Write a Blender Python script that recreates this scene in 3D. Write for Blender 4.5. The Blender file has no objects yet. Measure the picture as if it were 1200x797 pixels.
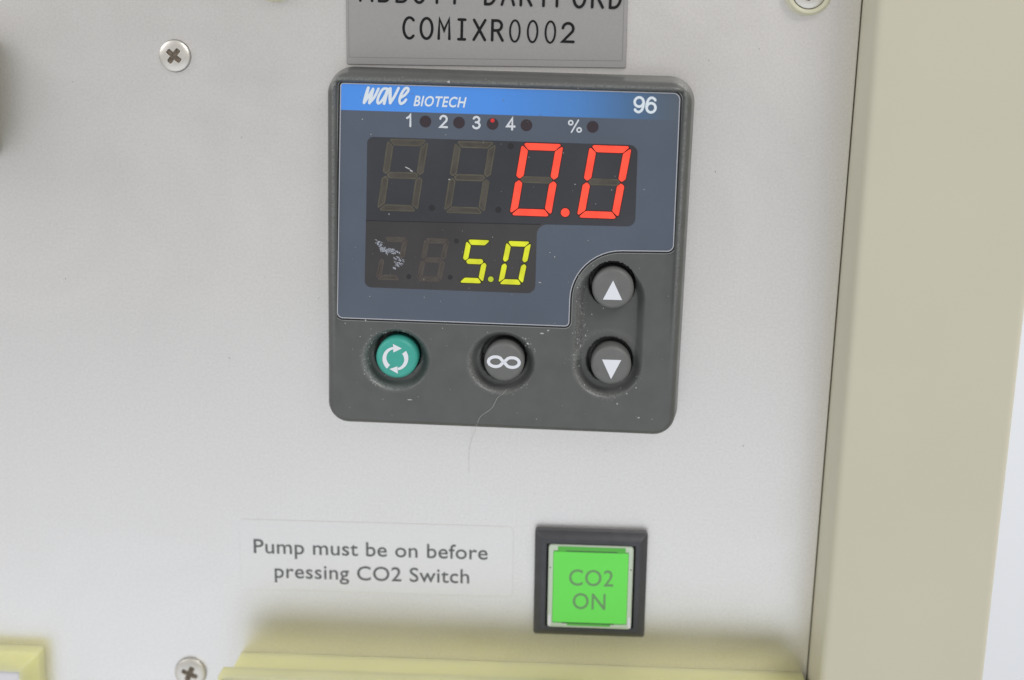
import bpy, bmesh, math, random
from mathutils import Vector, Matrix
random.seed(7)
MM = 0.001
S = bpy.context.scene
COL = S.collection

# ------------------------------------------------------------------ camera
cam_d = bpy.data.cameras.new('camera')
cam_d.sensor_width = 36.0
cam_d.lens = 48.0
cam_d.clip_start = 0.005
cam_d.clip_end = 50.0
cam = bpy.data.objects.new('camera', cam_d)
COL.objects.link(cam)
right = Vector((0.99830972, 0.05096784, 0.027928))
up = Vector((-0.03843492, 0.21853261, 0.97507244))
fwd = Vector((-0.04359416, 0.97449771, -0.22012217))
M3 = Matrix((right, up, -fwd)).transposed()
cam.matrix_world = Matrix.Translation(Vector((10.2277, -208.695, 31.8382)) * MM) @ M3.to_4x4()
cam_d.dof.use_dof = True
cam_d.dof.focus_distance = 0.2055
cam_d.dof.aperture_fstop = 12.0
S.camera = cam

# ------------------------------------------------------------------ light
S.view_settings.view_transform = 'Standard'
S.view_settings.look = 'None'
S.view_settings.exposure = 0.0
S.view_settings.gamma = 1.0
W = bpy.data.worlds.new('World')
S.world = W
W.use_nodes = True
bg = W.node_tree.nodes['Background']
bg.inputs['Color'].default_value = (1.0, 0.985, 0.96, 1)
bg.inputs['Strength'].default_value = 0.46

def area(name, loc, target, sx, sy, power, col=(1, 1, 1)):
    d = bpy.data.lights.new(name, 'AREA')
    d.shape = 'RECTANGLE'; d.size = sx; d.size_y = sy; d.energy = power; d.color = col
    o = bpy.data.objects.new(name, d)
    COL.objects.link(o)
    o.location = loc
    v = Vector(target) - Vector(loc)
    o.rotation_euler = v.to_track_quat('-Z', 'Y').to_euler()
    return o
area('key_light', (0.55, -0.75, 0.75), (0, 0, 0), 0.5, 0.5, 5.0, (1, 0.985, 0.96))  # unseen soft key lamp from the upper right
area('low_fill_light', (-0.10, -0.95, -0.75), (0, 0, 0), 2.0, 0.9, 3.2, (0.80, 0.89, 1.0))
area('left_fill_light', (-1.0, -0.55, 0.6), (0, 0, 0), 0.7, 0.7, 3.8, (0.98, 0.99, 1.0))  # unseen fill added to brighten the left-facing wall of the frame
area('background_light', (0.75, 0.10, 0.35), (0.5, 0.42, 0.0), 0.4, 0.4, 3.4)

# ------------------------------------------------------------------ materials
def mat(name, col, rough=0.5, metal=0.0, spec=0.5, coat=0.0, emit=None, estr=0.0,
        var=0.0, vscale=400.0, bump=0.0, bscale=4000.0, trans=0.0, stretch=None, rvar=0.0, rscale=60.0):
    m = bpy.data.materials.new(name)
    m.use_nodes = True
    nt = m.node_tree; n = nt.nodes; l = nt.links
    b = n['Principled BSDF']
    b.inputs['Base Color'].default_value = (*col, 1)
    b.inputs['Roughness'].default_value = rough
    b.inputs['Metallic'].default_value = metal
    b.inputs['Specular IOR Level'].default_value = spec
    b.inputs['Coat Weight'].default_value = coat
    b.inputs['Coat Roughness'].default_value = 0.15
    b.inputs['Transmission Weight'].default_value = trans
    if emit:
        b.inputs['Emission Color'].default_value = (*emit, 1)
        b.inputs['Emission Strength'].default_value = estr
    if var or bump or rvar:
        tc = n.new('ShaderNodeTexCoord')
        src = tc.outputs['Object']
        if stretch:
            mp = n.new('ShaderNodeMapping'); mp.inputs['Scale'].default_value = stretch
            l.new(src, mp.inputs['Vector']); src = mp.outputs['Vector']
    if var:
        nz = n.new('ShaderNodeTexNoise'); nz.inputs['Scale'].default_value = vscale
        nz.inputs['Detail'].default_value = 6
        l.new(src, nz.inputs['Vector'])
        mr = n.new('ShaderNodeMapRange')
        mr.inputs['From Min'].default_value = 0.3; mr.inputs['From Max'].default_value = 0.7
        mr.inputs['To Min'].default_value = 1 - var; mr.inputs['To Max'].default_value = 1 + var
        l.new(nz.outputs['Fac'], mr.inputs['Value'])
        vm = n.new('ShaderNodeVectorMath'); vm.operation = 'SCALE'
        vm.inputs[0].default_value = col
        l.new(mr.outputs['Result'], vm.inputs['Scale'])
        l.new(vm.outputs['Vector'], b.inputs['Base Color'])
    if rvar:      # smears: the gloss wanders a little
        nr = n.new('ShaderNodeTexNoise'); nr.inputs['Scale'].default_value = rscale
        nr.inputs['Detail'].default_value = 7; nr.inputs['Roughness'].default_value = 0.65; nr.inputs['Distortion'].default_value = 0.6
        l.new(tc.outputs['Object'], nr.inputs['Vector'])
        rr = n.new('ShaderNodeMapRange')
        rr.inputs['From Min'].default_value = 0.35; rr.inputs['From Max'].default_value = 0.65
        rr.inputs['To Min'].default_value = rough - rvar; rr.inputs['To Max'].default_value = rough + rvar
        l.new(nr.outputs['Fac'], rr.inputs['Value']); l.new(rr.outputs['Result'], b.inputs['Roughness'])
    if bump:
        nb = n.new('ShaderNodeTexNoise'); nb.inputs['Scale'].default_value = bscale
        nb.inputs['Detail'].default_value = 4
        l.new(src, nb.inputs['Vector'])
        bp = n.new('ShaderNodeBump'); bp.inputs['Strength'].default_value = 1.0
        bp.inputs['Distance'].default_value = bump * MM
        l.new(nb.outputs['Fac'], bp.inputs['Height'])
        l.new(bp.outputs['Normal'], b.inputs['Normal'])
    return m

M = {}
M['alu'] = mat('satin_aluminium', (0.895, 0.875, 0.86), 0.40, 1.0, rvar=0.035, rscale=38, var=0.045, vscale=2600, bump=0.02, bscale=3300)
M['beige'] = mat('beige_paint', (0.625, 0.597, 0.475), 0.45, 0, 0.4, var=0.012, vscale=60, bump=0.012, bscale=1500)
M['void'] = mat('dark_gap', (0.02, 0.02, 0.018), 0.8)
M['bezel'] = mat('grey_plastic', (0.106, 0.111, 0.108), 0.36, 0, 0.55, rvar=0.06, rscale=110, var=0.07, vscale=350, bump=0.006, bscale=5000)
def bezel_highlight_wear(m):  # lightens the bezel: painted highlights mixed with rubbed plastic
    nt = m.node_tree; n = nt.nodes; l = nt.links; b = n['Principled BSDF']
    at = n.new('ShaderNodeAttribute'); at.attribute_name = 'highlight_wear'
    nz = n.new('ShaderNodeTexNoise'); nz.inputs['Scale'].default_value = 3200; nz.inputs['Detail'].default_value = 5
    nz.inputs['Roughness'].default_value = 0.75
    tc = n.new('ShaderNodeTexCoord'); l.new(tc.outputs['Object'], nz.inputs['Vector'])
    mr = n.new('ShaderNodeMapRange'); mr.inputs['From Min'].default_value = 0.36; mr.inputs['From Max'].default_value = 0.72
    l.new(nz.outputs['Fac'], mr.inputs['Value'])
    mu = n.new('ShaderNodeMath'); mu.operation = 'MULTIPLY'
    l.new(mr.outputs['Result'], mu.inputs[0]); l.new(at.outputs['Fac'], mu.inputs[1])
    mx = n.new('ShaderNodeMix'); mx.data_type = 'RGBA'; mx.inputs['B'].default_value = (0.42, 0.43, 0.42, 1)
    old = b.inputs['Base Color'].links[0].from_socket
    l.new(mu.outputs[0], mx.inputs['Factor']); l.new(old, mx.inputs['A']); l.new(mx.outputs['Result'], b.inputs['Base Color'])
bezel_highlight_wear(M['bezel'])
M['gasket'] = mat('black_gap_rubber', (0.012, 0.013, 0.016), 0.6)
M['edge'] = mat('overlay_cut_edge', (0.52, 0.53, 0.58), 0.4)
M['edge2'] = mat('pocket_highlight_and_seat', (0.27, 0.28, 0.28), 0.35)
M['win_hi'] = mat('smoked_window', (0.051, 0.053, 0.063), 0.24, 0, 0.42, var=0.14, vscale=70, rvar=0.10, rscale=150)
M['win_lo'] = mat('smoked_window_lower', (0.062, 0.059, 0.062), 0.24, 0, 0.42, var=0.14, vscale=70, rvar=0.10, rscale=150)
M['segoff'] = mat('unlit_segment_olive', (0.105, 0.096, 0.070), 0.4, var=0.2, vscale=500)
M['segoff2'] = mat('unlit_segment_brown', (0.098, 0.078, 0.070), 0.4, var=0.2, vscale=500)
M['segcore'] = mat('unlit_segment_core', (0.078, 0.070, 0.060), 0.4, var=0.25, vscale=400)
M['red'] = mat('lit_red_segment', (0.5, 0.03, 0.02), 0.4, emit=(1.0, 0.075, 0.035), estr=0.85)
M['redhalo'] = mat('segment_well', (0.07, 0.018, 0.018), 0.4)
M['yel'] = mat('lit_yellow_segment', (0.35, 0.35, 0.02), 0.4, emit=(0.66, 0.72, 0.010), estr=0.60)
M['yelhalo'] = mat('segment_well_yellow', (0.045, 0.045, 0.012), 0.4)
def uneven(m, lo, hi, sc):
    nt = m.node_tree; n = nt.nodes; l = nt.links; b = n['Principled BSDF']
    tc = n.new('ShaderNodeTexCoord'); nz = n.new('ShaderNodeTexNoise'); nz.inputs['Scale'].default_value = sc
    l.new(tc.outputs['Object'], nz.inputs['Vector'])
    mr = n.new('ShaderNodeMapRange'); mr.inputs['From Min'].default_value = 0.35; mr.inputs['From Max'].default_value = 0.65
    mr.inputs['To Min'].default_value = lo; mr.inputs['To Max'].default_value = hi
    l.new(nz.outputs['Fac'], mr.inputs['Value']); l.new(mr.outputs['Result'], b.inputs['Emission Strength'])
uneven(M['red'], 0.72, 0.95, 500); uneven(M['yel'], 0.48, 0.70, 500)
M['yeldp'] = mat('lit_yellow_point', (0.25, 0.3, 0.02), 0.4, emit=(0.45, 0.55, 0.015), estr=0.55)
M['dot'] = mat('unlit_point', (0.022, 0.022, 0.026), 0.4)
M['led'] = mat('unlit_lamp', (0.042, 0.030, 0.038), 0.35)
M['ledglow'] = mat('glowing_lamp_spot', (0.3, 0.02, 0.02), 0.4, emit=(0.8, 0.03, 0.03), estr=0.45)
M['print'] = mat('white_print', (0.72, 0.76, 0.82), 0.5)
M['print2'] = mat('white_print_logo', (0.78, 0.86, 0.94), 0.5)
M['symbol'] = mat('white_symbol', (0.84, 0.86, 0.93), 0.5)
M['btn'] = mat('grey_button', (0.160, 0.164, 0.160), 0.5, var=0.06, vscale=600, bump=0.004, bscale=5000)
M['btng'] = mat('green_button', (0.055, 0.42, 0.345), 0.42, var=0.05, vscale=600, bump=0.004, bscale=5000)
M['ink'] = mat('black_ink', (0.012, 0.012, 0.013), 0.6, 0, 0.2)
M['ink2'] = mat('grey_ink', (0.125, 0.13, 0.135), 0.6, var=0.2, vscale=1500)
M['plate'] = mat('silver_label', (0.41, 0.40, 0.395), 0.42, 0.35, var=0.03, vscale=2500)
M['plateedge'] = mat('label_border', (0.29, 0.285, 0.28), 0.5, 0.2)
M['sticker'] = mat('clear_sticker', (0.903, 0.885, 0.872), 0.41, 1.0, var=0.02, vscale=2600, bump=0.02, bscale=3300)
M['steel'] = mat('screw_steel', (0.80, 0.77, 0.72), 0.40, 0.9, var=0.06, vscale=900)
M['recess_brown'] = mat('recess_fill', (0.15, 0.12, 0.09), 0.7, var=0.4, vscale=2500)
M['cream'] = mat('cream_plastic', (0.68, 0.66, 0.50), 0.35)
M['yellow'] = mat('yellow_plastic', (0.72, 0.70, 0.36), 0.35, 0, 0.5, var=0.03, vscale=150)
_b = M['yellow'].node_tree.nodes['Principled BSDF']
_b.inputs['Subsurface Weight'].default_value = 0.7; _b.inputs['Subsurface Scale'].default_value = 0.006
_b.inputs['Subsurface Radius'].default_value = (1.0, 0.95, 0.5)
M['white'] = mat('white_plastic', (0.78, 0.77, 0.83), 0.4)
M['knob'] = mat('olive_knob', (0.16, 0.16, 0.10), 0.4)
M['switch'] = mat('switch_frame', (0.060, 0.061, 0.070), 0.42, 0, 0.5, var=0.10, vscale=500)
M['lens'] = mat('clear_switch_lens', (0.58, 0.67, 0.55), 0.12, 0, 0.5)
M['greenface'] = mat('green_legend_plate', (0.15, 0.72, 0.10), 0.35, 0, 0.4, emit=(0.12, 0.75, 0.08), estr=0.12, var=0.015, vscale=150)
M['greendark'] = mat('green_lens_reflection_and_notch', (0.10, 0.48, 0.06), 0.3)
M['legend'] = mat('legend_print', (0.17, 0.33, 0.15), 0.5)
M['dust'] = mat('dust', (0.50, 0.51, 0.50), 0.9)
M['dustg'] = mat('grey_dust', (0.24, 0.25, 0.25), 0.9)
M['scuff'] = mat('paint_scuff', (0.36, 0.38, 0.44), 0.8, var=0.3, vscale=2000)
M['fibre'] = mat('pale_fibre', (0.62, 0.62, 0.60), 0.8)
M['wall'] = mat('white_wall', (0.80, 0.82, 0.86), 0.9)

def overlay_material():
    m = bpy.data.materials.new('printed_overlay'); m.use_nodes = True
    nt = m.node_tree; n = nt.nodes; l = nt.links
    b = n['Principled BSDF']
    b.inputs['Roughness'].default_value = 0.38
    b.inputs['Specular IOR Level'].default_value = 0.46
    tc = n.new('ShaderNodeTexCoord'); sp = n.new('ShaderNodeSeparateXYZ')
    l.new(tc.outputs['Object'], sp.inputs[0])
    band = n.new('ShaderNodeMapRange')
    band.inputs['From Min'].default_value = 19.80 * MM; band.inputs['From Max'].default_value = 19.92 * MM
    l.new(sp.outputs['Z'], band.inputs['Value'])
    # the printed band fades from bright blue into the grey ground
    ramp = n.new('ShaderNodeValToRGB'); mx = n.new('ShaderNodeMapRange')
    mx.inputs['From Min'].default_value = -26 * MM; mx.inputs['From Max'].default_value = 25 * MM
    l.new(sp.outputs['X'], mx.inputs['Value']); l.new(mx.outputs['Result'], ramp.inputs['Fac'])
    e = ramp.color_ramp.elements
    e[0].position = 0.0; e[0].color = (0.085, 0.32, 0.92, 1)
    e[1].position = 1.0; e[1].color = (0.108, 0.130, 0.165, 1)
    for p, c in ((0.45, (0.085, 0.31, 0.88)), (0.70, (0.082, 0.25, 0.62)), (0.86, (0.08, 0.17, 0.33)), (0.94, (0.10, 0.14, 0.20))):
        k = ramp.color_ramp.elements.new(p); k.color = (*c, 1)
    nz = n.new('ShaderNodeTexNoise'); nz.inputs['Scale'].default_value = 90; nz.inputs['Detail'].default_value = 8
    l.new(tc.outputs['Object'], nz.inputs['Vector'])
    gr = n.new('ShaderNodeValToRGB'); l.new(nz.outputs['Fac'], gr.inputs['Fac'])
    g = gr.color_ramp.elements
    g[0].position = 0.3; g[0].color = (0.092, 0.114, 0.155, 1)
    g[1].position = 0.7; g[1].color = (0.108, 0.131, 0.178, 1)
    mix = n.new('ShaderNodeMix'); mix.data_type = 'RGBA'
    l.new(band.outputs['Result'], mix.inputs['Factor'])
    l.new(gr.outputs['Color'], mix.inputs['A']); l.new(ramp.outputs['Color'], mix.inputs['B'])
    l.new(mix.outputs['Result'], b.inputs['Base Color'])
    nb = n.new('ShaderNodeTexNoise'); nb.inputs['Scale'].default_value = 3500
    l.new(tc.outputs['Object'], nb.inputs['Vector'])
    bp = n.new('ShaderNodeBump'); bp.inputs['Distance'].default_value = 0.006 * MM
    l.new(nb.outputs['Fac'], bp.inputs['Height']); l.new(bp.outputs['Normal'], b.inputs['Normal'])
    return m
M['overlay'] = overlay_material()

# ------------------------------------------------------------------ helpers (all sizes in mm; x right, z up, y into the panel)
def tag(o, label=None, cat=None, group=None, kind=None):
    for k, v in (('label', label), ('category', cat), ('group', group), ('kind', kind)):
        if v: o[k] = v
    return o

def empty(name, loc, rz=0, **kw):
    o = bpy.data.objects.new(name, None)
    o.empty_display_size = 0.005
    COL.objects.link(o)
    o.location = Vector(loc) * MM
    o.rotation_euler = (0, math.radians(rz), 0)
    return tag(o, **kw)

def mesh(name, vs, fs, m, parent=None, smooth=False, loc=None, sharp=None):
    me = bpy.data.meshes.new(name)
    me.from_pydata([Vector(v) * MM for v in vs], [], fs)
    bm = bmesh.new(); bm.from_mesh(me)
    bmesh.ops.recalc_face_normals(bm, faces=bm.faces)
    bm.to_mesh(me); bm.free()
    me.materials.append(m)
    if smooth:
        me.polygons.foreach_set('use_smooth', [True] * len(me.polygons))
        if sharp: me.set_sharp_from_angle(angle=math.radians(sharp))
    o = bpy.data.objects.new(name, me)
    COL.objects.link(o)
    if parent: o.parent = parent
    if loc: o.location = Vector(loc) * MM
    return o

def arc(cx, cy, rx, ry, a0, a1, n=14):
    return [(cx + rx * math.cos(math.radians(a0 + (a1 - a0) * i / n)),
             cy + ry * math.sin(math.radians(a0 + (a1 - a0) * i / n))) for i in range(n + 1)]

def rrect(x0, z0, x1, z1, r, n=8):
    """rounded rectangle, counter clockwise"""
    p = []
    for cx, cz, a in ((x1 - r, z1 - r, 0), (x0 + r, z1 - r, 90), (x0 + r, z0 + r, 180), (x1 - r, z0 + r, 270)):
        p += arc(cx, cz, r, r, a, a + 90, n)
    return p

def round_poly(pts, rads, n=7):
    """round the corners of a polygon, each with its own radius"""
    out = []; N = len(pts)
    for i in range(N):
        p = Vector(pts[i]); a = Vector(pts[i - 1]); b = Vector(pts[(i + 1) % N]); r = rads[i]
        u = (a - p).normalized(); v = (b - p).normalized()
        ang = u.angle(v); t = r / math.tan(ang / 2)
        c = p + (u + v).normalized() * (r / math.sin(ang / 2))
        s = p + u * t; e = p + v * t
        a0 = math.atan2(s.y - c.y, s.x - c.x); a1 = math.atan2(e.y - c.y, e.x - c.x)
        d = (a1 - a0 + math.pi) % (2 * math.pi) - math.pi
        out += [(c.x + r * math.cos(a0 + d * k / n), c.y + r * math.sin(a0 + d * k / n)) for k in range(n + 1)]
    return out

def loft(loops, cap_first=False, cap_last=True):
    """loops of equal length of (x,y,z)"""
    n = len(loops[0]); vs = [v for L in loops for v in L]; fs = []
    for k in range(len(loops) - 1):
        for i in range(n):
            j = (i + 1) % n
            fs.append((k * n + i, k * n + j, (k + 1) * n + j, (k + 1) * n + i))
    if cap_first: fs.append(tuple(range(n)))
    if cap_last: fs.append(tuple(range((len(loops) - 1) * n, len(loops) * n)))
    return vs, fs

def offset_poly(pts, d):
    """inset (d>0) a counter clockwise outline"""
    N = len(pts); out = []
    for i in range(N):
        p = Vector(pts[i]); a = Vector(pts[i - 1]); b = Vector(pts[(i + 1) % N])
        e1 = (p - a); e2 = (b - p)
        if e1.length < 1e-6: e1 = e2
        if e2.length < 1e-6: e2 = e1
        e1 = e1.normalized(); e2 = e2.normalized()
        n1 = Vector((-e1.y, e1.x)); n2 = Vector((-e2.y, e2.x))
        m = (n1 + n2); m = m / max(m.length_squared / 2, 0.5) if m.length > 1e-6 else n1
        out.append((p.x + m.x * d, p.y + m.y * d))
    return out

def slab(name, pts, y0, y1, m, parent, bev=0.0, smooth=False, **k):
    """flat plate with the outline pts from depth y0 (back) to y1 (front, more negative)"""
    if bev:
        q = offset_poly(pts, bev)
        q2 = offset_poly(pts, bev * 0.3)
        loops = [[(x, y0, z) for x, z in pts], [(x, y1 + bev, z) for x, z in pts],
                 [(x, y1 + bev * 0.3, z) for x, z in q2], [(x, y1, z) for x, z in q]]
    else:
        loops = [[(x, y0, z) for x, z in pts], [(x, y1, z) for x, z in pts]]
    vs, fs = loft(loops)
    return mesh(name, vs, fs, m, parent, smooth, sharp=50, **k)

def strokes_mesh(strokes, w, y, step=0.004):
    """strokes: list of (points, closed[, widths]); flat ribbons with round ends"""
    vs = []; fs = []
    for si, st in enumerate(strokes):
        pts, closed = st[0], st[1]
        ws = st[2] if len(st) > 2 else [w] * len(pts)
        yy = y - step * si
        P = [Vector(p) for p in pts]; N = len(P); base = len(vs)
        for i in range(N):
            a = P[i - 1] if (i > 0 or closed) else None
            b = P[(i + 1) % N] if (i < N - 1 or closed) else None
            if a is None: t = (b - P[i]).normalized(); nn = Vector((-t.y, t.x)); sc = 1
            elif b is None: t = (P[i] - a).normalized(); nn = Vector((-t.y, t.x)); sc = 1
            else:
                t1 = (P[i] - a).normalized(); t2 = (b - P[i]).normalized()
                n1 = Vector((-t1.y, t1.x)); n2 = Vector((-t2.y, t2.x))
                nn = n1 + n2
                if nn.length < 0.3: nn = n1; sc = 1
                else: nn.normalize(); sc = min(1 / max(nn.dot(n1), 0.3), 2.2)
            h = ws[i] / 2 * sc
            wob = yy + 0.006 * math.sin(6.2832 * i / max(N - 1, 1))
            vs.append((P[i].x + nn.x * h, wob, P[i].y + nn.y * h))
            vs.append((P[i].x - nn.x * h, wob, P[i].y - nn.y * h))
        for i in range(N if closed else N - 1):
            j = (i + 1) % N
            fs.append((base + 2 * i, base + 2 * i + 1, base + 2 * j + 1, base + 2 * j))
        if not closed:
            for end, (q, r) in ((0, (0, 1)), (N - 1, (N - 1, N - 2))):
                d = (P[q] - P[r]).normalized(); h = ws[end] / 2
                nn = Vector((-d.y, d.x)); c = P[q]
                # side vertices keep the ribbon's own ones
                ids = []
                for k in range(1, 6):
                    a = math.pi * k / 6
                    v = c + nn * h * math.cos(a) + d * h * math.sin(a)
                    ids.append(len(vs)); vs.append((v.x, vs[base + 2 * end][1], v.y))
                if end == 0: fs.append((base + 1, *ids, base))
                else: fs.append((base + 2 * end, *ids, base + 2 * end + 1))
    return vs, fs

def strokes(name, st, w, y, m, parent, **k):
    vs, fs = strokes_mesh(st, w, y)
    me = bpy.data.meshes.new(name)
    me.from_pydata([Vector(v) * MM for v in vs], [], fs)
    # every ribbon faces the viewer
    bm = bmesh.new(); bm.from_mesh(me)
    for f in bm.faces:
        f.normal_update()
        if f.normal.y > 0: f.normal_flip()
    bm.to_mesh(me); bm.free()
    me.materials.append(m)
    o = bpy.data.objects.new(name, me); COL.objects.link(o); o.parent = parent
    return o

def text(name, body, x0, x1, zb, cap, y, m, parent, bold=0.0, shear=0.0, space=1.0, rot=0.0, word=1.0):
    """outline lettering fitted between x0 and x1 with the given cap height"""
    c = bpy.data.curves.new(name, 'FONT')
    c.body = body; c.space_character = space; c.space_word = word; c.offset = bold; c.extrude = 0.01
    c.resolution_u = 4
    o = bpy.data.objects.new(name, c); COL.objects.link(o)
    dg = bpy.context.evaluated_depsgraph_get()
    me = bpy.data.meshes.new_from_object(o.evaluated_get(dg))
    bpy.data.objects.remove(o); bpy.data.curves.remove(c)
    xs = [v.co.x for v in me.vertices]
    mn, mx = min(xs), max(xs)
    CAP = 0.69
    sx = (x1 - x0) / (mx - mn); sz = cap / CAP
    for v in me.vertices:
        X = x0 + (v.co.x - mn) * sx; Z = v.co.y * sz
        X += Z * shear
        yy = y + (-0.012 if v.co.z > 0 else 0.012)
        rr = math.radians(rot); dx = X - x0
        v.co = Vector((x0 + dx * math.cos(rr) - Z * math.sin(rr), yy, zb + Z * math.cos(rr) + dx * math.sin(rr))) * MM
    bm = bmesh.new(); bm.from_mesh(me)
    bmesh.ops.remove_doubles(bm, verts=bm.verts, dist=1e-8)
    bmesh.ops.recalc_face_normals(bm, faces=bm.faces); bm.to_mesh(me); bm.free()
    me.materials.clear(); me.materials.append(m)
    me.name = name
    ob = bpy.data.objects.new(name, me); COL.objects.link(ob); ob.parent = parent
    return ob

def box_loops(x0, x1, z0, z1, prof, r=0.6, n=5):
    """prof: list of (inset, y)"""
    out = []
    for ins, y in prof:
        rr = max(r - ins, 0.05)
        out.append([(x, y, z) for x, z in rrect(x0 + ins, z0 + ins, x1 - ins, z1 - ins, rr, n)])
    return out

def sm(a, b, x):
    t = min(max((x - a) / (b - a), 0), 1)
    return t * t * (3 - 2 * t)

# ------------------------------------------------------------------ setting
wl = mesh('wall', [(-1500, 420, -1200), (2500, 420, -1200), (2500, 420, 1500), (-1500, 420, 1500)], [(0, 1, 2, 3)], M['wall'])
tag(wl, kind='structure')

# ------------------------------------------------------------------ cabinet: faceplate + frame post
cab = empty('equipment_cabinet', (0, 0, -110), label='satin aluminium instrument panel set into a beige painted cabinet frame',
            cat='cabinet')
vs, fs = loft(box_loops(-230, 50.82, 0, 190, [(0, 2.5), (0, 0.12), (0.12, 0)], 0.3, 3))
mesh('faceplate', vs, fs, M['alu'], cab, smooth=True, sharp=30)
vs, fs = loft([[(x, y, z) for x, y in arcs] for z in (-20, 200)
               for arcs in [[(51.0, 45), (51.0, 0.0), (50.98, -9.6)] + [(52.3 + 1.35 * math.cos(math.radians(a)) - 0.0, -9.7 + 1.3 * math.sin(math.radians(a))) for a in (190, 205, 220, 235, 250, 265)]
                            + [(60, -11.0), (74.6, -11.0)] + [(74.7 + 1.2 * math.cos(math.radians(a)), -9.8 + 1.2 * math.sin(math.radians(a))) for a in (280, 300, 320, 340, 355)] + [(75.9, 45)]]],
              cap_first=True, cap_last=True)
mesh('frame_post', vs, fs, M['beige'], cab, smooth=True, sharp=30)
vs, fs = loft(box_loops(-230, 51.4, 0, 190, [(0, 4.5), (0, 3.0)], 0.3, 2), cap_first=True)
mesh('inner_liner', vs, fs, M['void'], cab)

# ------------------------------------------------------------------ controller
ctl = empty('temperature_controller', (0, 0, 0), label='square grey digital controller showing 0.0 in red and 5.0 in yellow', cat='controller')

BX0, BX1, BZ0, BZ1 = -27.35, 26.65, -28.5, 25.45
WELLS = [(-16.65, -17.95, 5.35, 5.0), (-0.35, -17.75, 5.3, 5.0)]
HOLES = [(-16.6, -17.25, 3.55), (-0.15, -17.2, 3.5), (16.2, -17.0, 3.5), (16.0, -5.05, 3.5)]
def bezel_h(x, z):
    e = min(x - BX0, BX1 - x, z - BZ0, BZ1 - z)
    h = 5.35
    amp = 0.42 * sm(-20, -2, z)
    if e < 3.0:
        h += amp * 1.6 * (1 - sm(1.1, 1.75, e)) * sm(0.2, 0.9, e) - 0.45 * amp * sm(1.3, 1.9, e) * (1 - sm(2.2, 3.0, e))
    # dished wells round the buttons
    d = 0.0
    for cx, cz, rx, rz in WELLS:
        q = math.hypot((x - cx) / rx, (z - cz) / rz)
        d = max(d, 1.55 * (1 - sm(0.74, 1.0, q) ** 0.8))
    cz = min(max(z, -17.35), -7.25)
    q = math.hypot(x - 15.9, z - cz) / 5.4
    d = max(d, 1.55 * (1 - sm(0.74, 1.0, q) ** 0.8))
    for cx, cz, r in HOLES:
        q = math.hypot(x - cx, z - cz)
        d = max(d, 1.5 + 2.5 * (1 - sm(r - 0.12, r + 0.12, q)) if q < r + 0.12 else d)
    return h - d

def bezel_mesh():
    NA = 22
    R0 = 3.3
    outer = []
    # perimeter sampled densely and evenly
    raw = rrect(BX0, BZ0, BX1, BZ1, R0, 24)
    L = []
    for i in range(len(raw)):
        a = Vector(raw[i]); b = Vector(raw[(i + 1) % len(raw)])
        k = max(1, int((b - a).length / 0.28))
        for j in range(k): L.append(a.lerp(b, j / k))
    n = len(L)
    insets = [(-0.6, 0.0), (0.02, 4.3), (0.16, 4.85), (0.36, 5.25), (0.62, 5.5), (0.9, 5.7)]
    loops = []
    def inset_pt(p, d):
        # inset that keeps rounded corners
        cx = min(max(p.x, BX0 + R0), BX1 - R0); cz = min(max(p.y, BZ0 + R0), BZ1 - R0)
        v = p - Vector((cx, cz))
        return Vector((cx, cz)) + v * ((R0 - d) / R0)
    for d, h in insets:
        lp = []
        for p in L:
            q = inset_pt(p, d)
            top = 5.35 + 0.5 * sm(-20, -2, q.y)
            hh = h / 5.7 * top if d < 0.9 else bezel_h(q.x, q.y)
            lp.append((q.x, -hh, q.y))
        loops.append(lp)
    for d in (1.05, 1.2, 1.35, 1.5, 1.7, 1.9, 2.1, 2.3, 2.6, 3.0):
        loops.append([(q.x, -bezel_h(q.x, q.y), q.y) for q in (inset_pt(p, d) for p in L)])
    vs = []; fs = []
    for lp in loops: vs += lp
    for k in range(len(loops) - 1):
        for i in range(n):
            j = (i + 1) % n
            fs.append((k * n + i, k * n + j, (k + 1) * n + j, (k + 1) * n + i))
    # interior: radial fill between the last loop (an almost square outline) and a regular grid over the button zone
    last = loops[-1]
    g = [Vector((v[0], v[2])) for v in last]
    C = Vector((-0.2, -1.2))
    base = (len(loops) - 1) * n
    K = 150
    prev = list(range(base, base + n))
    for k in range(1, K):
        t = 1 - k / K
        cur = []
        for i in range(n):
            q = C.lerp(g[i], t)
            cur.append(len(vs)); vs.append((q.x, -bezel_h(q.x, q.y), q.y))
        fs += [(prev[i], prev[(i + 1) % n], cur[(i + 1) % n], cur[i]) for i in range(n)]
        prev = cur
    c = len(vs); vs.append((C.x, -bezel_h(C.x, C.y), C.y))
    for i in range(n): fs.append((prev[i], prev[(i + 1) % n], c))
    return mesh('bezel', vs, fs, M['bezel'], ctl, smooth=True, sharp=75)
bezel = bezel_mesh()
highlight_wear = bezel.data.attributes.new('highlight_wear', 'FLOAT', 'POINT')
vals = []
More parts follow.
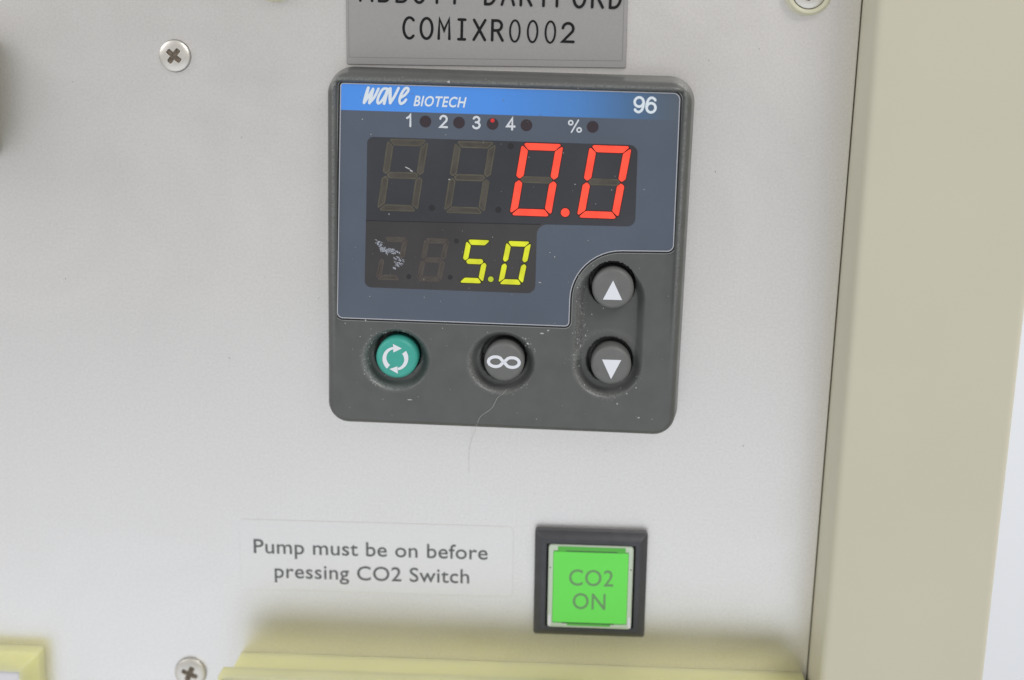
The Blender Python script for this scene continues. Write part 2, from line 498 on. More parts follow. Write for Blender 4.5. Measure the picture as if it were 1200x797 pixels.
for v in bezel.data.vertices:
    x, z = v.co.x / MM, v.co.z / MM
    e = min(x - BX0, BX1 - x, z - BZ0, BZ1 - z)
    w_ = 0.50 * sm(-25, 5, z) * math.exp(-((e - 1.05) / 0.28) ** 2)          # painted highlight along the ridge of the rim
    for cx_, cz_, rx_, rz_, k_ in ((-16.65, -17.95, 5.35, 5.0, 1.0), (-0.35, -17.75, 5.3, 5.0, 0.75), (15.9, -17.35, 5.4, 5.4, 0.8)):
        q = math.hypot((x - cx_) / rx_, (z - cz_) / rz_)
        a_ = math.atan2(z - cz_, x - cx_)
        w_ += k_ * math.exp(-((q - 0.93) / 0.07) ** 2) * (0.22 + 0.78 * max(0, math.cos(a_ - math.radians(215))))  # painted lit crescent on the lower-left well walls, with some dust
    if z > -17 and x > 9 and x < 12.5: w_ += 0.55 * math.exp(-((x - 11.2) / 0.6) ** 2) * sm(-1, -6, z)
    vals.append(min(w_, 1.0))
highlight_wear.data.foreach_set('value', vals)

# overlay plate
FACE = -5.35
ov = round_poly([(-25.80, -11.67), (9.77, -11.63), (9.75, 0.05), (24.95, 0.42), (24.70, 23.80), (-25.28, 23.80)],
                [0.9, 0.7, 7.6, 1.0, 1.0, 0.5], 12)
slab('overlay_gap', offset_poly(ov, -0.26), FACE + 0.1, FACE - 0.02, M['gasket'], ctl)
strokes('pocket_highlight', [(offset_poly(ov, -0.34), True)], 0.10, FACE - 0.035, M['edge2'], ctl)  # lighter ribbon painted in for the highlight on the pocket edge
overlay = slab('overlay', ov, FACE, FACE - 0.10, M['overlay'], ctl)
OV = FACE - 0.10
strokes('overlay_edge', [(offset_poly(ov, 0.06), True)], 0.13, OV - 0.015, M['edge'], overlay)

# window
WIN = OV - 0.03
wu = round_poly([(-21.36, 3.52), (4.95, 3.86), (19.02, 4.01), (18.85, 16.05), (-21.24, 16.03)], [0.01, 0.01, 1.2, 1.2, 0.9], 7)
w_hi = slab('display_window', wu, OV, WIN, M['win_hi'], ctl)
wd = round_poly([(-21.55, -6.70), (4.42, -6.70), (4.38, 3.80), (-21.38, 3.46)], [1.0, 1.2, 0.01, 0.01], 7)
w_lo = slab('display_window', wd, OV, WIN - 0.0, M['win_lo'], ctl)
# concave fillet at the step of the window
fil = [(4.38, 2.3), (4.38, 3.84), (6.0, 3.88)] + arc(6.0, 2.3, 1.62, 1.58, 90, 180, 8)[0:]
slab('window_fillet', fil, OV, WIN - 0.002, M['win_lo'], ctl)
strokes('window_divider', [([(-21.36, 3.49), (-8, 3.66), (4.9, 3.83)], False)], 0.11, WIN - 0.012, M['gasket'], ctl)

SEG = {  # polygons in a unit-less digit (width w, height h, thickness t)
}
def seg_polys(w, h, t, g, tv=None):
    tv = tv or t
    m = h / 2; c = t * 0.42; cv = tv * 0.42
    T = {}
    T['a'] = [(c + g, h), (w - c - g, h), (w - c * 0.6 - g, h - cv * 0.5), (w - t - g * 0.4, h - tv), (t + g * 0.4, h - tv), (c * 0.6 + g, h - cv * 0.5)]
    T['d'] = [(x, h - z) for x, z in T['a']]
    T['g'] = [(t * 0.55 + g, m), (t + g * 0.6, m + tv / 2), (w - t - g * 0.6, m + tv / 2), (w - t * 0.55 - g, m), (w - t - g * 0.6, m - tv / 2), (t + g * 0.6, m - tv / 2)]
    T['f'] = [(0, h - cv - g), (c * 0.5, h - cv * 0.7 - g * 1.2), (t, h - tv - g), (t, m + tv / 2 + g * 0.6), (t * 0.5, m + g), (0, m + tv * 0.45 + g * 0.6)]
    T['e'] = [(x, h - z) for x, z in T['f']]
    T['b'] = [(w - x, z) for x, z in T['f']]
    T['c'] = [(w - x, h - z) for x, z in T['f']]
    return T

def digit(ox, oz, w, h, t, tv, g, sl, lit, mon, moff, mhalo, parent, absent=()):
    T = seg_polys(w, h, t, g, tv)
    for k, poly in T.items():
        if k in absent: continue
        P = [(ox + x + z * sl, oz + z) for x, z in poly]
        ar = sum(P[i][0] * P[(i + 1) % len(P)][1] - P[(i + 1) % len(P)][0] * P[i][1] for i in range(len(P)))
        if ar < 0: P.reverse()
        if k in lit:
            slab('segment_surround', offset_poly(P, -0.16), WIN, WIN - 0.012 - 0.001 * ord(k) % 7 * 0.001, mhalo, parent)
        P2 = []
        for i in range(len(P)):   # slightly blunt corners
            a = Vector(P[i]); b = Vector(P[(i + 1) % len(P)])
            l_ = (b - a).length
            q = min(0.10, l_ * 0.3) / l_
            P2 += [tuple(a.lerp(b, q)), tuple(a.lerp(b, 1 - q))]
        sg = slab('segment', P2, WIN, WIN - (0.035 if k in lit else 0.02), mon if k in lit else moff, parent)
        if k not in lit and moff is not M['win_lo']:
            slab('segment_core', offset_poly(P, 0.20 if tv > 0.9 else 0.16), WIN - 0.02, WIN - 0.032, M['segcore'], parent)

Z0 = 5.08
for i, ox in enumerate((-19.75, -9.70, 0.25, 10.30)):
    digit(ox, Z0, 6.15, 10.78, 1.06, 1.0, 0.10, 0.142, 'abcdef' if i > 1 else '', M['red'], M['segoff'], M['redhalo'], w_hi)
Z1 = -5.45
digit(-19.85, Z1, 3.75, 6.62, 0.78, 0.78, 0.08, 0.172, '', M['yel'], M['segoff2'], M['yelhalo'], w_lo, 'fcg')
digit(-13.60, Z1, 3.75, 6.62, 0.78, 0.78, 0.08, 0.172, '', M['yel'], M['segoff2'], M['yelhalo'], w_lo)
digit(-7.25, Z1, 3.70, 6.62, 0.78, 0.78, 0.10, 0.172, 'acdfg', M['yel'], M['win_lo'], M['yelhalo'], w_lo)
digit(-1.22, Z1, 3.70, 6.62, 0.78, 0.78, 0.10, 0.172, 'abcdef', M['yel'], M['win_lo'], M['yelhalo'], w_lo)
def disc(name, x, z, r, y0, y1, m, parent, n=28):
    return slab(name, [(x + r * math.cos(6.28318 * k / n), z + r * math.sin(6.28318 * k / n)) for k in range(n)], y0, y1, m, parent)
disc('decimal_point', 8.54, 5.75, 0.80, WIN, WIN - 0.012, M['redhalo'], w_hi)
disc('decimal_point', 8.54, 5.75, 0.64, WIN, WIN - 0.035, M['red'], w_hi)
for x, z in ((-11.45, 5.76), (-1.47, 5.81), (0.13, 15.33)):
    disc('decimal_point', x, z, 0.46, WIN, WIN - 0.02, M['dot'], w_hi)
disc('decimal_point', -2.34, -4.76, 0.56, WIN, WIN - 0.012, M['yelhalo'], w_lo)
disc('decimal_point', -2.34, -4.76, 0.42, WIN, WIN - 0.035, M['yeldp'], w_lo)
for x, z in ((-8.51, -4.70), (-14.8, -4.82), (-7.66, 0.87)):
    disc('decimal_point', x, z, 0.36, WIN, WIN - 0.02, M['dot'], w_lo)

# indicator lamps
for i, (x, z) in enumerate(((-12.60, 18.54), (-7.62, 18.53), (-2.65, 18.50), (2.36, 18.46), (12.11, 18.53))):
    o = disc('indicator_lamp', x, z, 0.86, OV, OV - 0.03, M['led'], ctl)
    if i == 2:
        o['label'] = 'third indicator lamp glowing faint red'
        disc('lamp_glow', x - 0.02, z + 0.50, 0.30, OV - 0.03, OV - 0.05, M['ledglow'], o)

# numerals and logo on the overlay (print)
def glyph(ch):
    """strokes in a box of cap height 1"""
    A = arc
    G = {
     '1': [([(0.05, 0.70), (0.22, 0.80), (0.33, 0.97), (0.33, 0.03)], False)],
     '2': [(A(0.30, 0.70, 0.27, 0.27, 175, -35, 14) + [(0.04, 0.04), (0.60, 0.04)], False)],
     '3': [(A(0.30, 0.745, 0.24, 0.225, 160, -75, 12) + [(0.25, 0.52)], False), (A(0.30, 0.275, 0.28, 0.25, 80, -160, 14), False)],
     '4': [([(0.46, 0.02), (0.46, 0.96), (0.03, 0.27), (0.66, 0.27)], False)],
     '9': [(A(0.31, 0.67, 0.26, 0.29, 0, 360, 22)[:-1], True), (A(0.31, 0.60, 0.27, 0.56, 8, -80, 12) + A(0.31, 0.27, 0.24, 0.23, -95, -160, 5), False)],
     '6': [(A(0.31, 0.33, 0.26, 0.29, 0, 360, 22)[:-1], True), (A(0.31, 0.40, 0.27, 0.56, 188, 100, 12) + A(0.31, 0.73, 0.24, 0.23, 85, 20, 5), False)],
     '%': [(A(0.22, 0.77, 0.16, 0.17, 0, 360, 18)[:-1], True), (A(0.88, 0.20, 0.16, 0.17, 0, 360, 18)[:-1], True), ([(0.30, 0.0), (0.80, 1.0)], False)],
     'A': [([(0.0, 0.0), (0.31, 1.0), (0.62, 0.0)], False), ([(0.12, 0.34), (0.50, 0.34)], False)],
     'B': [([(0.06, 1), (0.06, 0)], False), ([(0.06, 1), (0.30, 1)] + A(0.32, 0.76, 0.22, 0.24, 80, -80, 8) + [(0.30, 0.52), (0.06, 0.52)], False), ([(0.30, 0.52)] + A(0.33, 0.26, 0.25, 0.26, 80, -80, 8) + [(0.30, 0.0), (0.06, 0.0)], False)],
     'O': [(A(0.31, 0.5, 0.30, 0.52, 0, 360, 26)[:-1], True)],
     'T': [([(0.0, 1.0), (0.62, 1.0)], False), ([(0.31, 1.0), (0.31, 0.0)], False)],
     'D': [([(0.06, 0.0), (0.06, 1.0), (0.20, 1.0)] + A(0.22, 0.5, 0.36, 0.5, 80, -80, 14) + [(0.20, 0.0), (0.06, 0.0)], False)],
     'R': [([(0.06, 0.0), (0.06, 1.0), (0.28, 1.0)] + A(0.30, 0.75, 0.24, 0.25, 80, -80, 9) + [(0.28, 0.5), (0.06, 0.5)], False), ([(0.32, 0.5), (0.60, 0.0)], False)],
     'F': [([(0.08, 0.0), (0.08, 1.0), (0.58, 1.0)], False), ([(0.08, 0.53), (0.48, 0.53)], False)],
     'C': [(A(0.34, 0.5, 0.31, 0.53, 48, 312, 20), False)],
     'M': [([(0.03, 0.0), (0.06, 1.0), (0.31, 0.42), (0.56, 1.0), (0.59, 0.0)], False)],
     'I': [([(0.31, 1.0), (0.31, 0.0)], False), ([(0.14, 1.0), (0.48, 1.0)], False), ([(0.14, 0.0), (0.48, 0.0)], False)],
     'X': [([(0.02, 0.0), (0.60, 1.0)], False), ([(0.02, 1.0), (0.60, 0.0)], False)],
     '0': [(A(0.31, 0.5, 0.25, 0.54, 0, 360, 26)[:-1], True)],
    }
    return G.get(ch, [])

def write(name, s, x0, zb, cap, pitch, w, y, m, parent, rot=0.0, wid=1.0, thin='', dz=0.0):
    st = []
    for i, ch in enumerate(s):
        for g in glyph(ch):
            q = [(x0 + pitch * i + x * cap * wid, zb + z * cap + dz * i) for x, z in g[0]]
            if rot:
                r = math.radians(rot)
                q = [(x0 + (a - x0) * math.cos(r) - (b - zb) * math.sin(r), zb + (a - x0) * math.sin(r) + (b - zb) * math.cos(r)) for a, b in q]
            ww = w * (0.72 if ch in thin else 1)
            st.append((q, g[1], [ww] * len(q)))
    return strokes(name, st, w, y, m, parent)

PR = OV - 0.03
for ch, x in (('1', -15.42), ('2', -10.45), ('3', -5.58), ('4', -0.55)):
    write('numeral', ch, x, 17.74, 1.76, 0, 0.31, PR, M['print'], overlay)
write('percent_sign', '%', 8.45, 17.66, 1.78, 0, 0.22, PR, M['print'], overlay, wid=1.08)
write('model_number', '96', 17.98, 20.80, 2.30, 1.78, 0.38, PR, M['print2'], overlay, wid=1.08)
def px(pts):
    return [(-22.01 + (x - 105) * 0.0168, 20.90 - (y - 245 - (x - 105) * 0.0385) * 0.0157) for x, y in pts]
def smooth_path(pts, n=5):
    P = [Vector(p) for p in pts]; out = []
    for i in range(len(P) - 1):
        p0 = P[max(i - 1, 0)]; p1 = P[i]; p2 = P[i + 1]; p3 = P[min(i + 2, len(P) - 1)]
        for k in range(n):
            t = k / n
            out.append(tuple(0.5 * ((2 * p1) + (p2 - p0) * t + (2 * p0 - 5 * p1 + 4 * p2 - p3) * t * t + (3 * p1 - p0 - 3 * p2 + p3) * t ** 3)))
    out.append(tuple(P[-1])); return out
wave = [[(158, 100), (140, 165), (120, 240)], [(120, 240), (160, 180), (200, 112)], [(200, 112), (182, 180), (168, 242)], [(168, 242), (210, 190), (248, 110)],
        [(330, 112), (290, 112), (258, 160), (240, 215), (246, 245), (275, 225), (308, 170), (328, 118)], [(330, 116), (312, 180), (298, 248)],
        [(352, 108), (350, 170), (352, 244)], [(352, 244), (390, 180), (425, 105)],
        [(436, 200), (480, 170), (510, 130), (505, 106), (480, 112), (450, 160), (434, 215), (445, 250), (475, 235), (492, 212)]]
wst = []
for k, p in enumerate(wave):
    q = smooth_path(px(p), 6); n = len(q)
    wst.append((q, False, [0.36 + (0.14 if k in (0, 2, 5, 6) else 0.03) * math.sin(math.pi * (i + 2) / (n + 3)) for i in range(n)]))
strokes('wave_script_logo', wst, 0.3, PR, M['print2'], overlay)
text('logo_word', 'BIOTECH', -14.40, -6.85, 20.78, 1.46, PR, M['print2'], overlay, bold=0.020, shear=0.20, space=1.08)

# buttons
def button(x, z, r, front, m, cup=0.0):
    prof = [(r, -1.6), (r, front + 0.75), (r - 0.05, front + 0.45), (r - 0.18, front + 0.2), (r - 0.42, front + 0.05), (r - 0.7, front), (r * 0.45, front - 0.04), (0.02, front - 0.05)]
    n = 56; loops = []
    for rr, y in prof:
        loops.append([(x + rr * math.cos(6.28318 * k / n), y, z + rr * math.sin(6.28318 * k / n)) for k in range(n)])
    vs, fs = loft(loops)
    return mesh('button', vs, fs, m, ctl, smooth=True, sharp=60)
BF = -6.35
bg_ = button(-16.45, -17.45, 3.22, BF, M['btng']); bg_['label'] = 'green button with two circling white arrows'
bi = button(0.05, -17.40, 3.08, BF, M['btn'])
bd = button(16.40, -17.25, 3.06, BF, M['btn'])
bu = button(16.15, -5.40, 3.14, BF, M['btn'])
SY = BF - 0.075
t = [6.28318 * k / 72 for k in range(72)]
inf = arc(1.30, -17.38, 1.08, 0.76, 130, -130, 22) + arc(-1.24, -17.34, 1.08, 0.76, 50, 310, 22)
strokes('infinity_symbol', [(inf, True)], 0.48, SY, M['symbol'], bi)
slab('arrow_symbol', [(14.69, -7.08), (17.58, -7.05), (16.10, -4.12)], BF, SY, M['symbol'], bu)
slab('arrow_symbol', [(14.96, -16.35), (16.45, -19.38), (17.87, -16.33)], BF, SY, M['symbol'], bd)
cx, cz, R = -16.62, -17.48, 1.68
la = arc(cx, cz, R, R, 232, 102, 16); ra = arc(cx, cz, R, R, 38, -76, 16)
circ = [(la, False, [0.78 - 0.42 * i / 16 for i in range(17)]), (ra, False, [0.78 - 0.42 * i / 16 for i in range(17)])]
vs, fs = [], []
for pts, _, ws in circ:
    b0 = len(vs)
    for (x, z), w in zip(pts, ws):
        dx, dz = (x - cx) / R, (z - cz) / R
        vs += [(x + dx * w / 2, SY, z + dz * w / 2), (x - dx * w / 2, SY, z - dz * w / 2)]
    for i in range(16): fs.append((b0 + 2 * i, b0 + 2 * i + 1, b0 + 2 * i + 3, b0 + 2 * i + 2))
for tri in ([(-17.02, -15.18), (-15.62, -15.83), (-16.92, -16.53)], [(-17.52, -19.15), (-16.28, -18.68), (-16.20, -19.85)]):
    b0 = len(vs); vs += [(x, SY - 0.006, z) for x, z in tri]; fs.append((b0, b0 + 1, b0 + 2))
mesh('circling_arrows', vs, fs, M['symbol'], bg_)

# ------------------------------------------------------------------ silver name label above
nl = empty('name_label', (-4.35, 0, 34.5), rz=-0.9, label='silver grey rectangular label reading ABBOTT DARTFORD COMIXR0002 above the controller', cat='label')
vs, fs = loft(box_loops(-20.95, 21.0, -7.85, 11.5, [(0, -0.02), (0, -0.62), (0.12, -0.72)], 0.25, 3))
mesh('label_plate', vs, fs, M['plate'], nl, smooth=True, sharp=30)
strokes('border_line', [([(-20.55, 9.9), (-20.55, -6.75), (20.4, -6.75), (20.4, 9.9)], False)], 0.10, -0.735, M['plateedge'], nl)
write('lettering', 'COMIXR0002', -16.75 + 4.35, 30.62 - 34.5 + 0.12, 2.86, 2.64, 0.40, -0.75, M['ink'], nl, rot=-0.95, thin='0', wid=1.0)
write('lettering', 'ABBOTT DARTFORD', -23.1 + 4.35, 35.42 - 34.5 + 0.62, 2.86, 2.64, 0.40, -0.75, M['ink'], nl, rot=-0.95)

# ------------------------------------------------------------------ instruction sticker
st = empty('instruction_label', (-20.5, 0, -52.5), rz=-1.0, label='clear sticker reading Pump must be on before pressing CO2 Switch', cat='sticker')
vs, fs = loft(box_loops(-22.3, 22.6, -6.3, 5.9, [(0, -0.01), (0, -0.05), (0.05, -0.07)], 0.9, 5))
mesh('sticker_film', vs, fs, M['sticker'], st)
text('lettering', 'Pump must be on before', -20.0, 18.45, 0.10, 2.42, -0.10, M['ink2'], st, space=1.03, word=1.0, bold=0.006)
text('lettering', 'pressing CO2 Switch', -16.65, 15.45, -4.12, 2.42, -0.10, M['ink2'], st, space=1.04, bold=0.006)

# ------------------------------------------------------------------ green lit pushbutton
sw = empty('push_switch', (14.72, 0, -54.95), rz=-0.8, label='square green CO2 ON push button in a black frame below the controller', cat='switch')
h = 9.05; hv = 9.0
prof = [(0, -0.02), (0, -1.2), (0.10, -1.45), (1.15, -2.35), (1.35, -2.4), (1.80, -2.4), (1.95, -2.3), (2.0, -0.6)]
vs, fs = loft(box_loops(-h, h, -hv, hv, prof, 0.45, 4), cap_last=True)
mesh('switch_frame', vs, fs, M['switch'], sw, smooth=True, sharp=35)
vs, fs = loft(box_loops(-6.78, 6.78, -7.05, 7.0, [(0, -0.6), (0, -2.7), (0.12, -2.9), (0.22, -2.95), (0.75, -2.95), (0.85, -2.7)], 0.55, 4), cap_last=True)
lens = mesh('lens_rim', vs, fs, M['lens'], sw, smooth=True, sharp=35)
vs, fs = loft(box_loops(-5.98, 5.98, -6.05, 6.0, [(0, -2.6), (0, -3.02), (0.08, -3.08)], 0.3, 3))
gf = mesh('legend_plate', vs, fs, M['greenface'], sw, smooth=True, sharp=35)
slab('lens_reflection', [(-5.3, 6.02), (5.5, 6.02), (5.5, 6.92), (-5.3, 6.92)], -2.9, -2.97, M['greendark'], lens)  # dark green strip painted in as the plate's reflection in the lens side
slab('lens_step', [(-4.0, 6.12), (4.2, 6.12), (4.2, 6.24), (-4.0, 6.24)], -2.9, -2.99, M['switch'], lens)
slab('lens_notch', [(-3.6, -6.62), (3.4, -6.62), (3.4, -6.25), (-3.6, -6.25)], -2.9, -2.965, M['greendark'], lens)
slab('lens_step', [(-4.4, -6.24), (4.0, -6.24), (4.0, -6.14), (-4.4, -6.14)], -2.9, -2.98, M['switch'], lens)
for x in (-6.60, 6.30):
    slab('lens_notch', [(x, 3.2), (x + 0.28, 3.2), (x + 0.28, 3.35), (x, 3.35)], -2.9, -2.965, M['switch'], lens)
    slab('lens_corner', [(x - 0.05, -6.75), (x + 0.36, -6.75), (x + 0.36, -4.9), (x - 0.05, -4.9)], -2.9, -2.975, M['white'], lens)
text('lettering', 'CO2', -3.42, 3.68, 0.42, 2.72, -3.10, M['legend'], gf, space=1.05, bold=0.003)
text('lettering', 'ON', -2.72, 2.52, -3.62, 2.72, -3.10, M['legend'], gf, space=1.05, bold=0.003)

# ------------------------------------------------------------------ screws
def screw(x, z, r, ang, y0=0.0, tall=1.0, **kw):
    t = empty('screw', (x, y0, z), **kw)
    NR, NA = 40, 112
    vs = []; fs = []
    def hh(a, q):
        X, Z = q * math.cos(a), q * math.sin(a)
        base = tall * (0.45 + 0.55 * math.sqrt(max(0, 1 - (q / (r * 1.04)) ** 2)))
        ca, sa = math.cos(ang), math.sin(ang)
        u, v = X * ca + Z * sa, -X * sa + Z * ca
        L, w = r * 0.50, r * 0.135
        def arm(p, s): return (1 - sm(w * 0.75, w * 1.35, abs(s))) * (1 - sm(L * 0.85, L * 1.1, abs(p)))
        d = max(arm(u, v), arm(v, u))
        return base - d * 0.95 * tall
    rings = [r * (k / NR) for k in range(1, NR + 1)]
    vs.append((0, -hh(0, 0), 0))
    for q in rings:
        for k in range(NA):
            a = 2 * math.pi * k / NA
            vs.append((q * math.cos(a), -hh(a, q), q * math.sin(a)))
    for k in range(NA): fs.append((0, 1 + k, 1 + (k + 1) % NA))
    for j in range(NR - 1):
        for k in range(NA):
            k2 = (k + 1) % NA
            fs.append((1 + j * NA + k, 1 + j * NA + k2, 1 + (j + 1) * NA + k2, 1 + (j + 1) * NA + k))
    b = len(vs)
    for k in range(NA):
        a = 2 * math.pi * k / NA
        vs.append((r * math.cos(a), 0.0, r * math.sin(a)))
    for k in range(NA): fs.append((1 + (NR - 1) * NA + k, 1 + (NR - 1) * NA + (k + 1) % NA, b + (k + 1) % NA, b + k))
    mesh('screw_head', vs, fs, M['steel'], t, smooth=True, sharp=50)
    cr = []
    for k in range(4):
        for a_, b_ in ((0.50, -0.125), (0.50, 0.125), (0.17, 0.17)):
            cr.append((r * (a_ * math.cos(k * math.pi / 2) - b_ * math.sin(k * math.pi / 2)), r * (a_ * math.sin(k * math.pi / 2) + b_ * math.cos(k * math.pi / 2))))
    cr = [(u * math.cos(ang) - v * math.sin(ang), u * math.sin(ang) + v * math.cos(ang)) for u, v in cr]
    slab('recess_fill', cr, -0.2, -tall * 0.72, M['recess_brown'], t)  # dark brown cross filling the recess
    # thin dark seat round the head
    ring = [(r + 0.10) * 1.0]
    strokes('seat_ring', [(arc(0, 0, r + 0.06, r + 0.06, 0, 360, 48)[:-1], True)], 0.16, -0.03, M['edge2'], t)
    return t
screw(-51.45, 26.85, 2.32, math.radians(52), group='panel screws', label='steel cross head screw in the panel left of the silver name label', cat='screw')
screw(-51.5, -74.55, 2.55, math.radians(-22), group='panel screws', label='steel cross head screw at the bottom beside the left end of the wide yellow module', cat='screw')

def washer(x, z, ro, ri, label):
    t = empty('cup_washer', (x, 0, z), label=label, cat='washer', group='cream cup washers')
    prof = [(ro, 0.0), (ro, -0.9), (ro - 0.12, -1.25), (ro - 0.4, -1.5), (ri + 0.25, -1.5), (ri, -1.3), (ri, -0.02)]
    n = 56
    loops = [[(q * math.cos(6.28318 * k / n), y, q * math.sin(6.28318 * k / n)) for k in range(n)] for q, y in prof]
    vs, fs = loft(loops, cap_last=False)
    mesh('ring', vs, fs, M['cream'], t, smooth=True, sharp=40)
washer(42.9, 38.75, 3.45, 2.5, 'cream washer ring around the screw in the upper right corner')
washer(-35.95, 38.9, 3.75, 2.75, 'cream washer ring just peeking in at the top edge left of the name label')
screw(42.9, 38.75, 2.38, math.radians(80), y0=-0.85, group='panel screws', label='steel screw seated in a cream washer at the upper right', cat='screw')

# ------------------------------------------------------------------ yellow modules below
ym = empty('yellow_module', (3.4, 0, -80), rz=-0.75, label='wide yellow plastic module with white insert along the bottom beside the cabinet frame', cat='module', group='yellow panel modules')
TOPZ = 10.15
vs, fs = loft(box_loops(-46.2, 46.9, -18, TOPZ, [(0, -0.01), (0, -9.9)], 0.3, 3))
mesh('module_body', vs, fs, M['yellow'], ym, smooth=True, sharp=35)
vs, fs = loft(box_loops(-46.75, 46.4, -19, TOPZ + 2.15, [(0.15, -9.8), (0, -9.95), (0, -12.7), (0.12, -13.1), (0.3, -13.2), (0.55, -13.2), (0.65, -13.05), (0.7, -12.3)], 0.5, 4))
mesh('module_rim', vs, fs, M['yellow'], ym, smooth=True, sharp=35)
vs, fs = loft(box_loops(-45.95, 45.5, -18.2, TOPZ + 1.4, [(0, -12.2), (0, -13.0), (0.1, -13.1)], 0.4, 3))
mesh('white_insert', vs, fs, M['white'], ym, smooth=True, sharp=35)

y2 = empty('yellow_module', (-92, 0, -84), rz=-0.4, label='narrow yellow framed module in the bottom left corner', cat='module', group='yellow panel modules')
vs, fs = loft(box_loops(-15.8, 15.75, -15, 12.85, [(0, -0.01), (0, -3.0), (0.2, -3.3), (2.1, -5.2), (2.4, -5.3), (2.5, -4.4)], 0.6, 4))
mesh('module_rim', vs, fs, M['yellow'], y2, smooth=True, sharp=30)
vs, fs = loft(box_loops(-13.2, 13.2, -12.3, 10.3, [(0, -4.3), (0, -4.7), (0.1, -4.8)], 0.3, 3))
mesh('white_insert', vs, fs, M['white'], y2, smooth=True, sharp=35)

# dark socket just at the left border
kb = empty('panel_socket', (-88.0, 0, 19.8), label='dark olive socket housing cut off by the left border of the picture', cat='socket')
vs, fs = loft(box_loops(-8.6, 8.6, -9.6, 9.8, [(0, -0.01), (0, -1.4), (0.8, -2.2), (0.9, -9.0), (1.5, -9.8), (3.0, -9.8), (3.2, -4.0)], 2.0, 6))
mesh('housing', vs, fs, M['knob'], kb, smooth=True, sharp=30)

# ------------------------------------------------------------------ dust, scuffs and a fibre
def surf(x, z):
    inside = False; P = ov; N = len(P)
    j = N - 1
    for i in range(N):
        if (P[i][1] > z) != (P[j][1] > z) and x < (P[j][0] - P[i][0]) * (z - P[i][1]) / (P[j][1] - P[i][1]) + P[i][0]:
            inside = not inside
        j = i
    return -(5.35 + 0.155) if inside else -(bezel_h(x, z) + 0.03)
def specks(name, items, m):
    vs = []; fs = []
    for x, z, s, asp, ang in items:
        y = surf(x, z) if (BX0 + 0.3 < x < BX1 - 0.3 and BZ0 + 0.3 < z < BZ1 - 0.3) else -0.03
        b = len(vs); k = 6
        for i in range(k):
            a = 6.28318 * i / k; rr = s * random.uniform(0.6, 1.15)
            u, v = rr * asp * math.cos(a), rr * math.sin(a)
            vs.append((x + u * math.cos(ang) - v * math.sin(ang), y, z + u * math.sin(ang) + v * math.cos(ang)))
        vs.append((x, y - s * 0.35, z))
        for i in range(k): fs.append((b + i, b + (i + 1) % k, b + k))
    o = mesh(name, vs, fs, m)
    return tag(o, kind='stuff')
U = random.uniform
it = []; it2 = []
for _ in range(170):    # scattered over the controller
    x, z = U(-26, 26), U(-27, 25)
    (it if random.random() < 0.35 else it2).append((x, z, U(0.035, 0.09), U(0.8, 1.6), U(0, 3.14)))
for cx_, cz_, r_, a0_, a1_, n_ in ((-16.65, -17.9, 4.9, 125, 235, 60), (-0.35, -17.7, 5.0, 190, 330, 24), (-0.35, -17.7, 5.0, 20, 60, 16), (15.9, -17.3, 5.2, 150, 340, 34), (-16.65, -17.9, 4.6, 60, 125, 26)):
    for _ in range(n_):
        a = math.radians(U(a0_, a1_)); q = r_ + random.gauss(0, 0.32)
        (it if random.random() < 0.3 else it2).append((cx_ + q * math.cos(a), cz_ + q * math.sin(a), U(0.035, 0.11), U(1, 2.0), U(0, 3.14)))
for _ in range(55):     # worn patch left of the arrow buttons
    (it if random.random() < 0.4 else it2).append((random.gauss(11.6, 0.7), random.gauss(-11.4, 2.3), U(0.04, 0.10), U(1, 2.5), U(0, 3.14)))
for _ in range(26):     # along the top ridge
    it2.append((U(-25, 25), U(24.2, 25.0), U(0.05, 0.12), U(1, 2), U(0, 3.14)))
for x, z, s, a_ in ((-22.0, 18.6, 0.12, 1.0), (-15.2, 11.6, 0.11, 5.0), (-14.6, 11.2, 0.12, 3.0), (-8.9, 10.1, 0.16, 1.0), (9.85, 10.0, 0.10, 1.2), (-21.4, -11.9, 0.14, 1.5),
                    (7.2, -1.0, 0.12, 1.0), (5.1, -5.0, 0.09, 3.0), (-17.9, 4.6, 0.11, 1.2), (14.9, -8.9, 0.12, 1.0), (11.6, -14.8, 0.14, 1.4), (17.6, -23.5, 0.14, 1.0), (21.0, -25.6, 0.13, 2.0), (-14.5, -24.2, 0.13, 3.5),
                    (3.6, -14.6, 0.12, 2.0), (5.7, -12.9, 0.13, 2.6), (6.6, -12.4, 0.11, 2.0), (-9.2, 24.4, 0.20, 1.3)):
    it.append((x, z, s, a_, U(-0.6, 0.2)))
for x, z in ((-67.5, 22.5), (-41.5, 14.9), (-44.0, -20.0), (31.0, 12.0), (38.0, -31.0)): it.append((x, z, U(0.08, 0.15), 1.3, U(0, 3)))
for _ in range(9):     # a few specks on the bare panel
    x, z = U(-75, 48), U(-66, 36)
    it2.append((x, z, U(0.05, 0.12), U(0.8, 1.5), U(0, 3.14)))
specks('dust_specks', it, M['dust']); specks('dust_specks', it2, M['dustg'])
sc = []
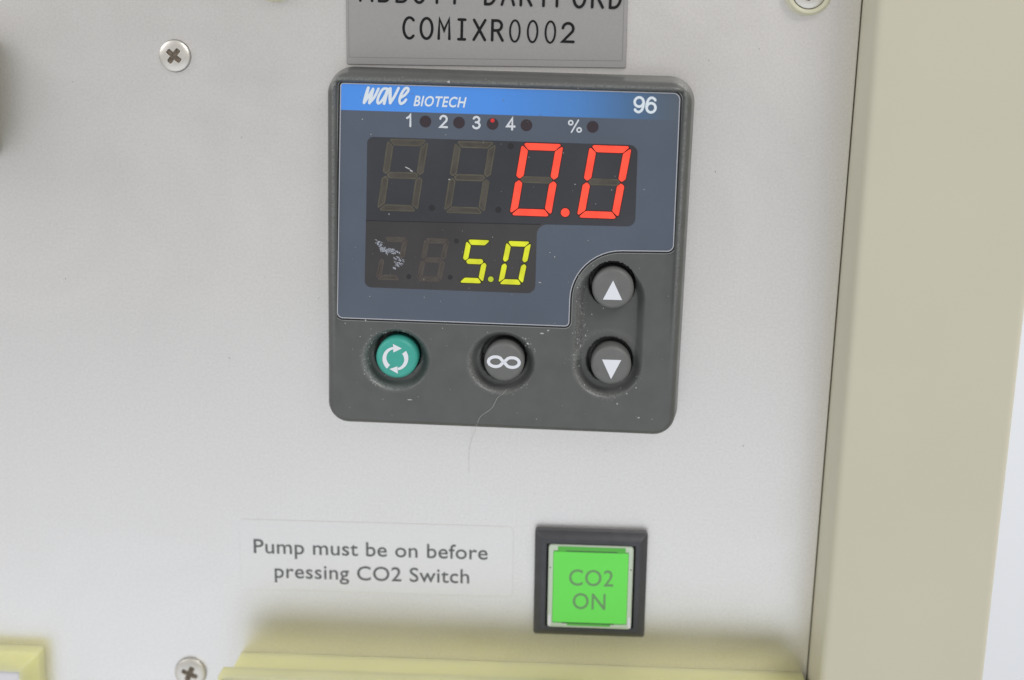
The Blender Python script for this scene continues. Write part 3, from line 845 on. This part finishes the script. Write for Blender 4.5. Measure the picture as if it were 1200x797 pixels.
for (xa, za, xb, zb, n_, wd_) in ((-19.7, 0.4, -18.2, -1.3, 60, 0.20), (-18.9, -0.8, -16.8, -1.35, 70, 0.25), (-17.6, -0.7, -16.3, -1.2, 22, 0.12), (-17.1, -2.3, -15.7, -2.2, 30, 0.22), (-17.2, -3.6, -15.9, -2.8, 36, 0.22)):
    for _ in range(n_):
        t_ = U(0, 1)
        sc.append((xa + (xb - xa) * t_ + random.gauss(0, wd_), za + (zb - za) * t_ + random.gauss(0, wd_), U(0.03, 0.10), U(1, 3.2), U(-1.2, 0.2)))
def scuff():
    o = specks('paint_scuff', sc, M['scuff']); return o
scuff()

def tube(name, pts, r, m, **kw):
    q = smooth_path3(pts, 6); vs = []; fs = []
    for i, p in enumerate(q):
        t_ = (q[min(i + 1, len(q) - 1)] - q[max(i - 1, 0)]).normalized()
        n1 = t_.cross(Vector((0, 1, 0))).normalized(); n2 = t_.cross(n1)
        for k in range(6):
            a = 6.28318 * k / 6; v = p + (n1 * math.cos(a) + n2 * math.sin(a)) * r
            vs.append(tuple(v))
    for i in range(len(q) - 1):
        for k in range(6):
            fs.append((i * 6 + k, i * 6 + (k + 1) % 6, (i + 1) * 6 + (k + 1) % 6, (i + 1) * 6 + k))
    o = mesh(name, vs, fs, m, smooth=True)
    return tag(o, **kw)
def smooth_path3(pts, n):
    P = [Vector(p) for p in pts]; out = []
    for i in range(len(P) - 1):
        p0 = P[max(i - 1, 0)]; p1 = P[i]; p2 = P[i + 1]; p3 = P[min(i + 2, len(P) - 1)]
        for k in range(n):
            t = k / n
            out.append(0.5 * ((2 * p1) + (p2 - p0) * t + (2 * p0 - 5 * p1 + 4 * p2 - p3) * t * t + (3 * p1 - p0 - 3 * p2 + p3) * t ** 3))
    out.append(P[-1]); return out
tube('dust_fibre', [(0.5, -5.15, -22.0), (0.0, -5.45, -22.6), (-0.9, -5.45, -23.4), (-1.7, -5.45, -25.0), (-3.3, -5.45, -26.3), (-3.9, -5.3, -27.6), (-4.3, -4.9, -28.9), (-4.9, -1.2, -31.0), (-5.5, -0.2, -34.0), (-5.4, -0.15, -37.5)],
     0.022, M['fibre'], label='thin pale fibre hanging from below the infinity button over the lower edge of the controller', cat='fibre')
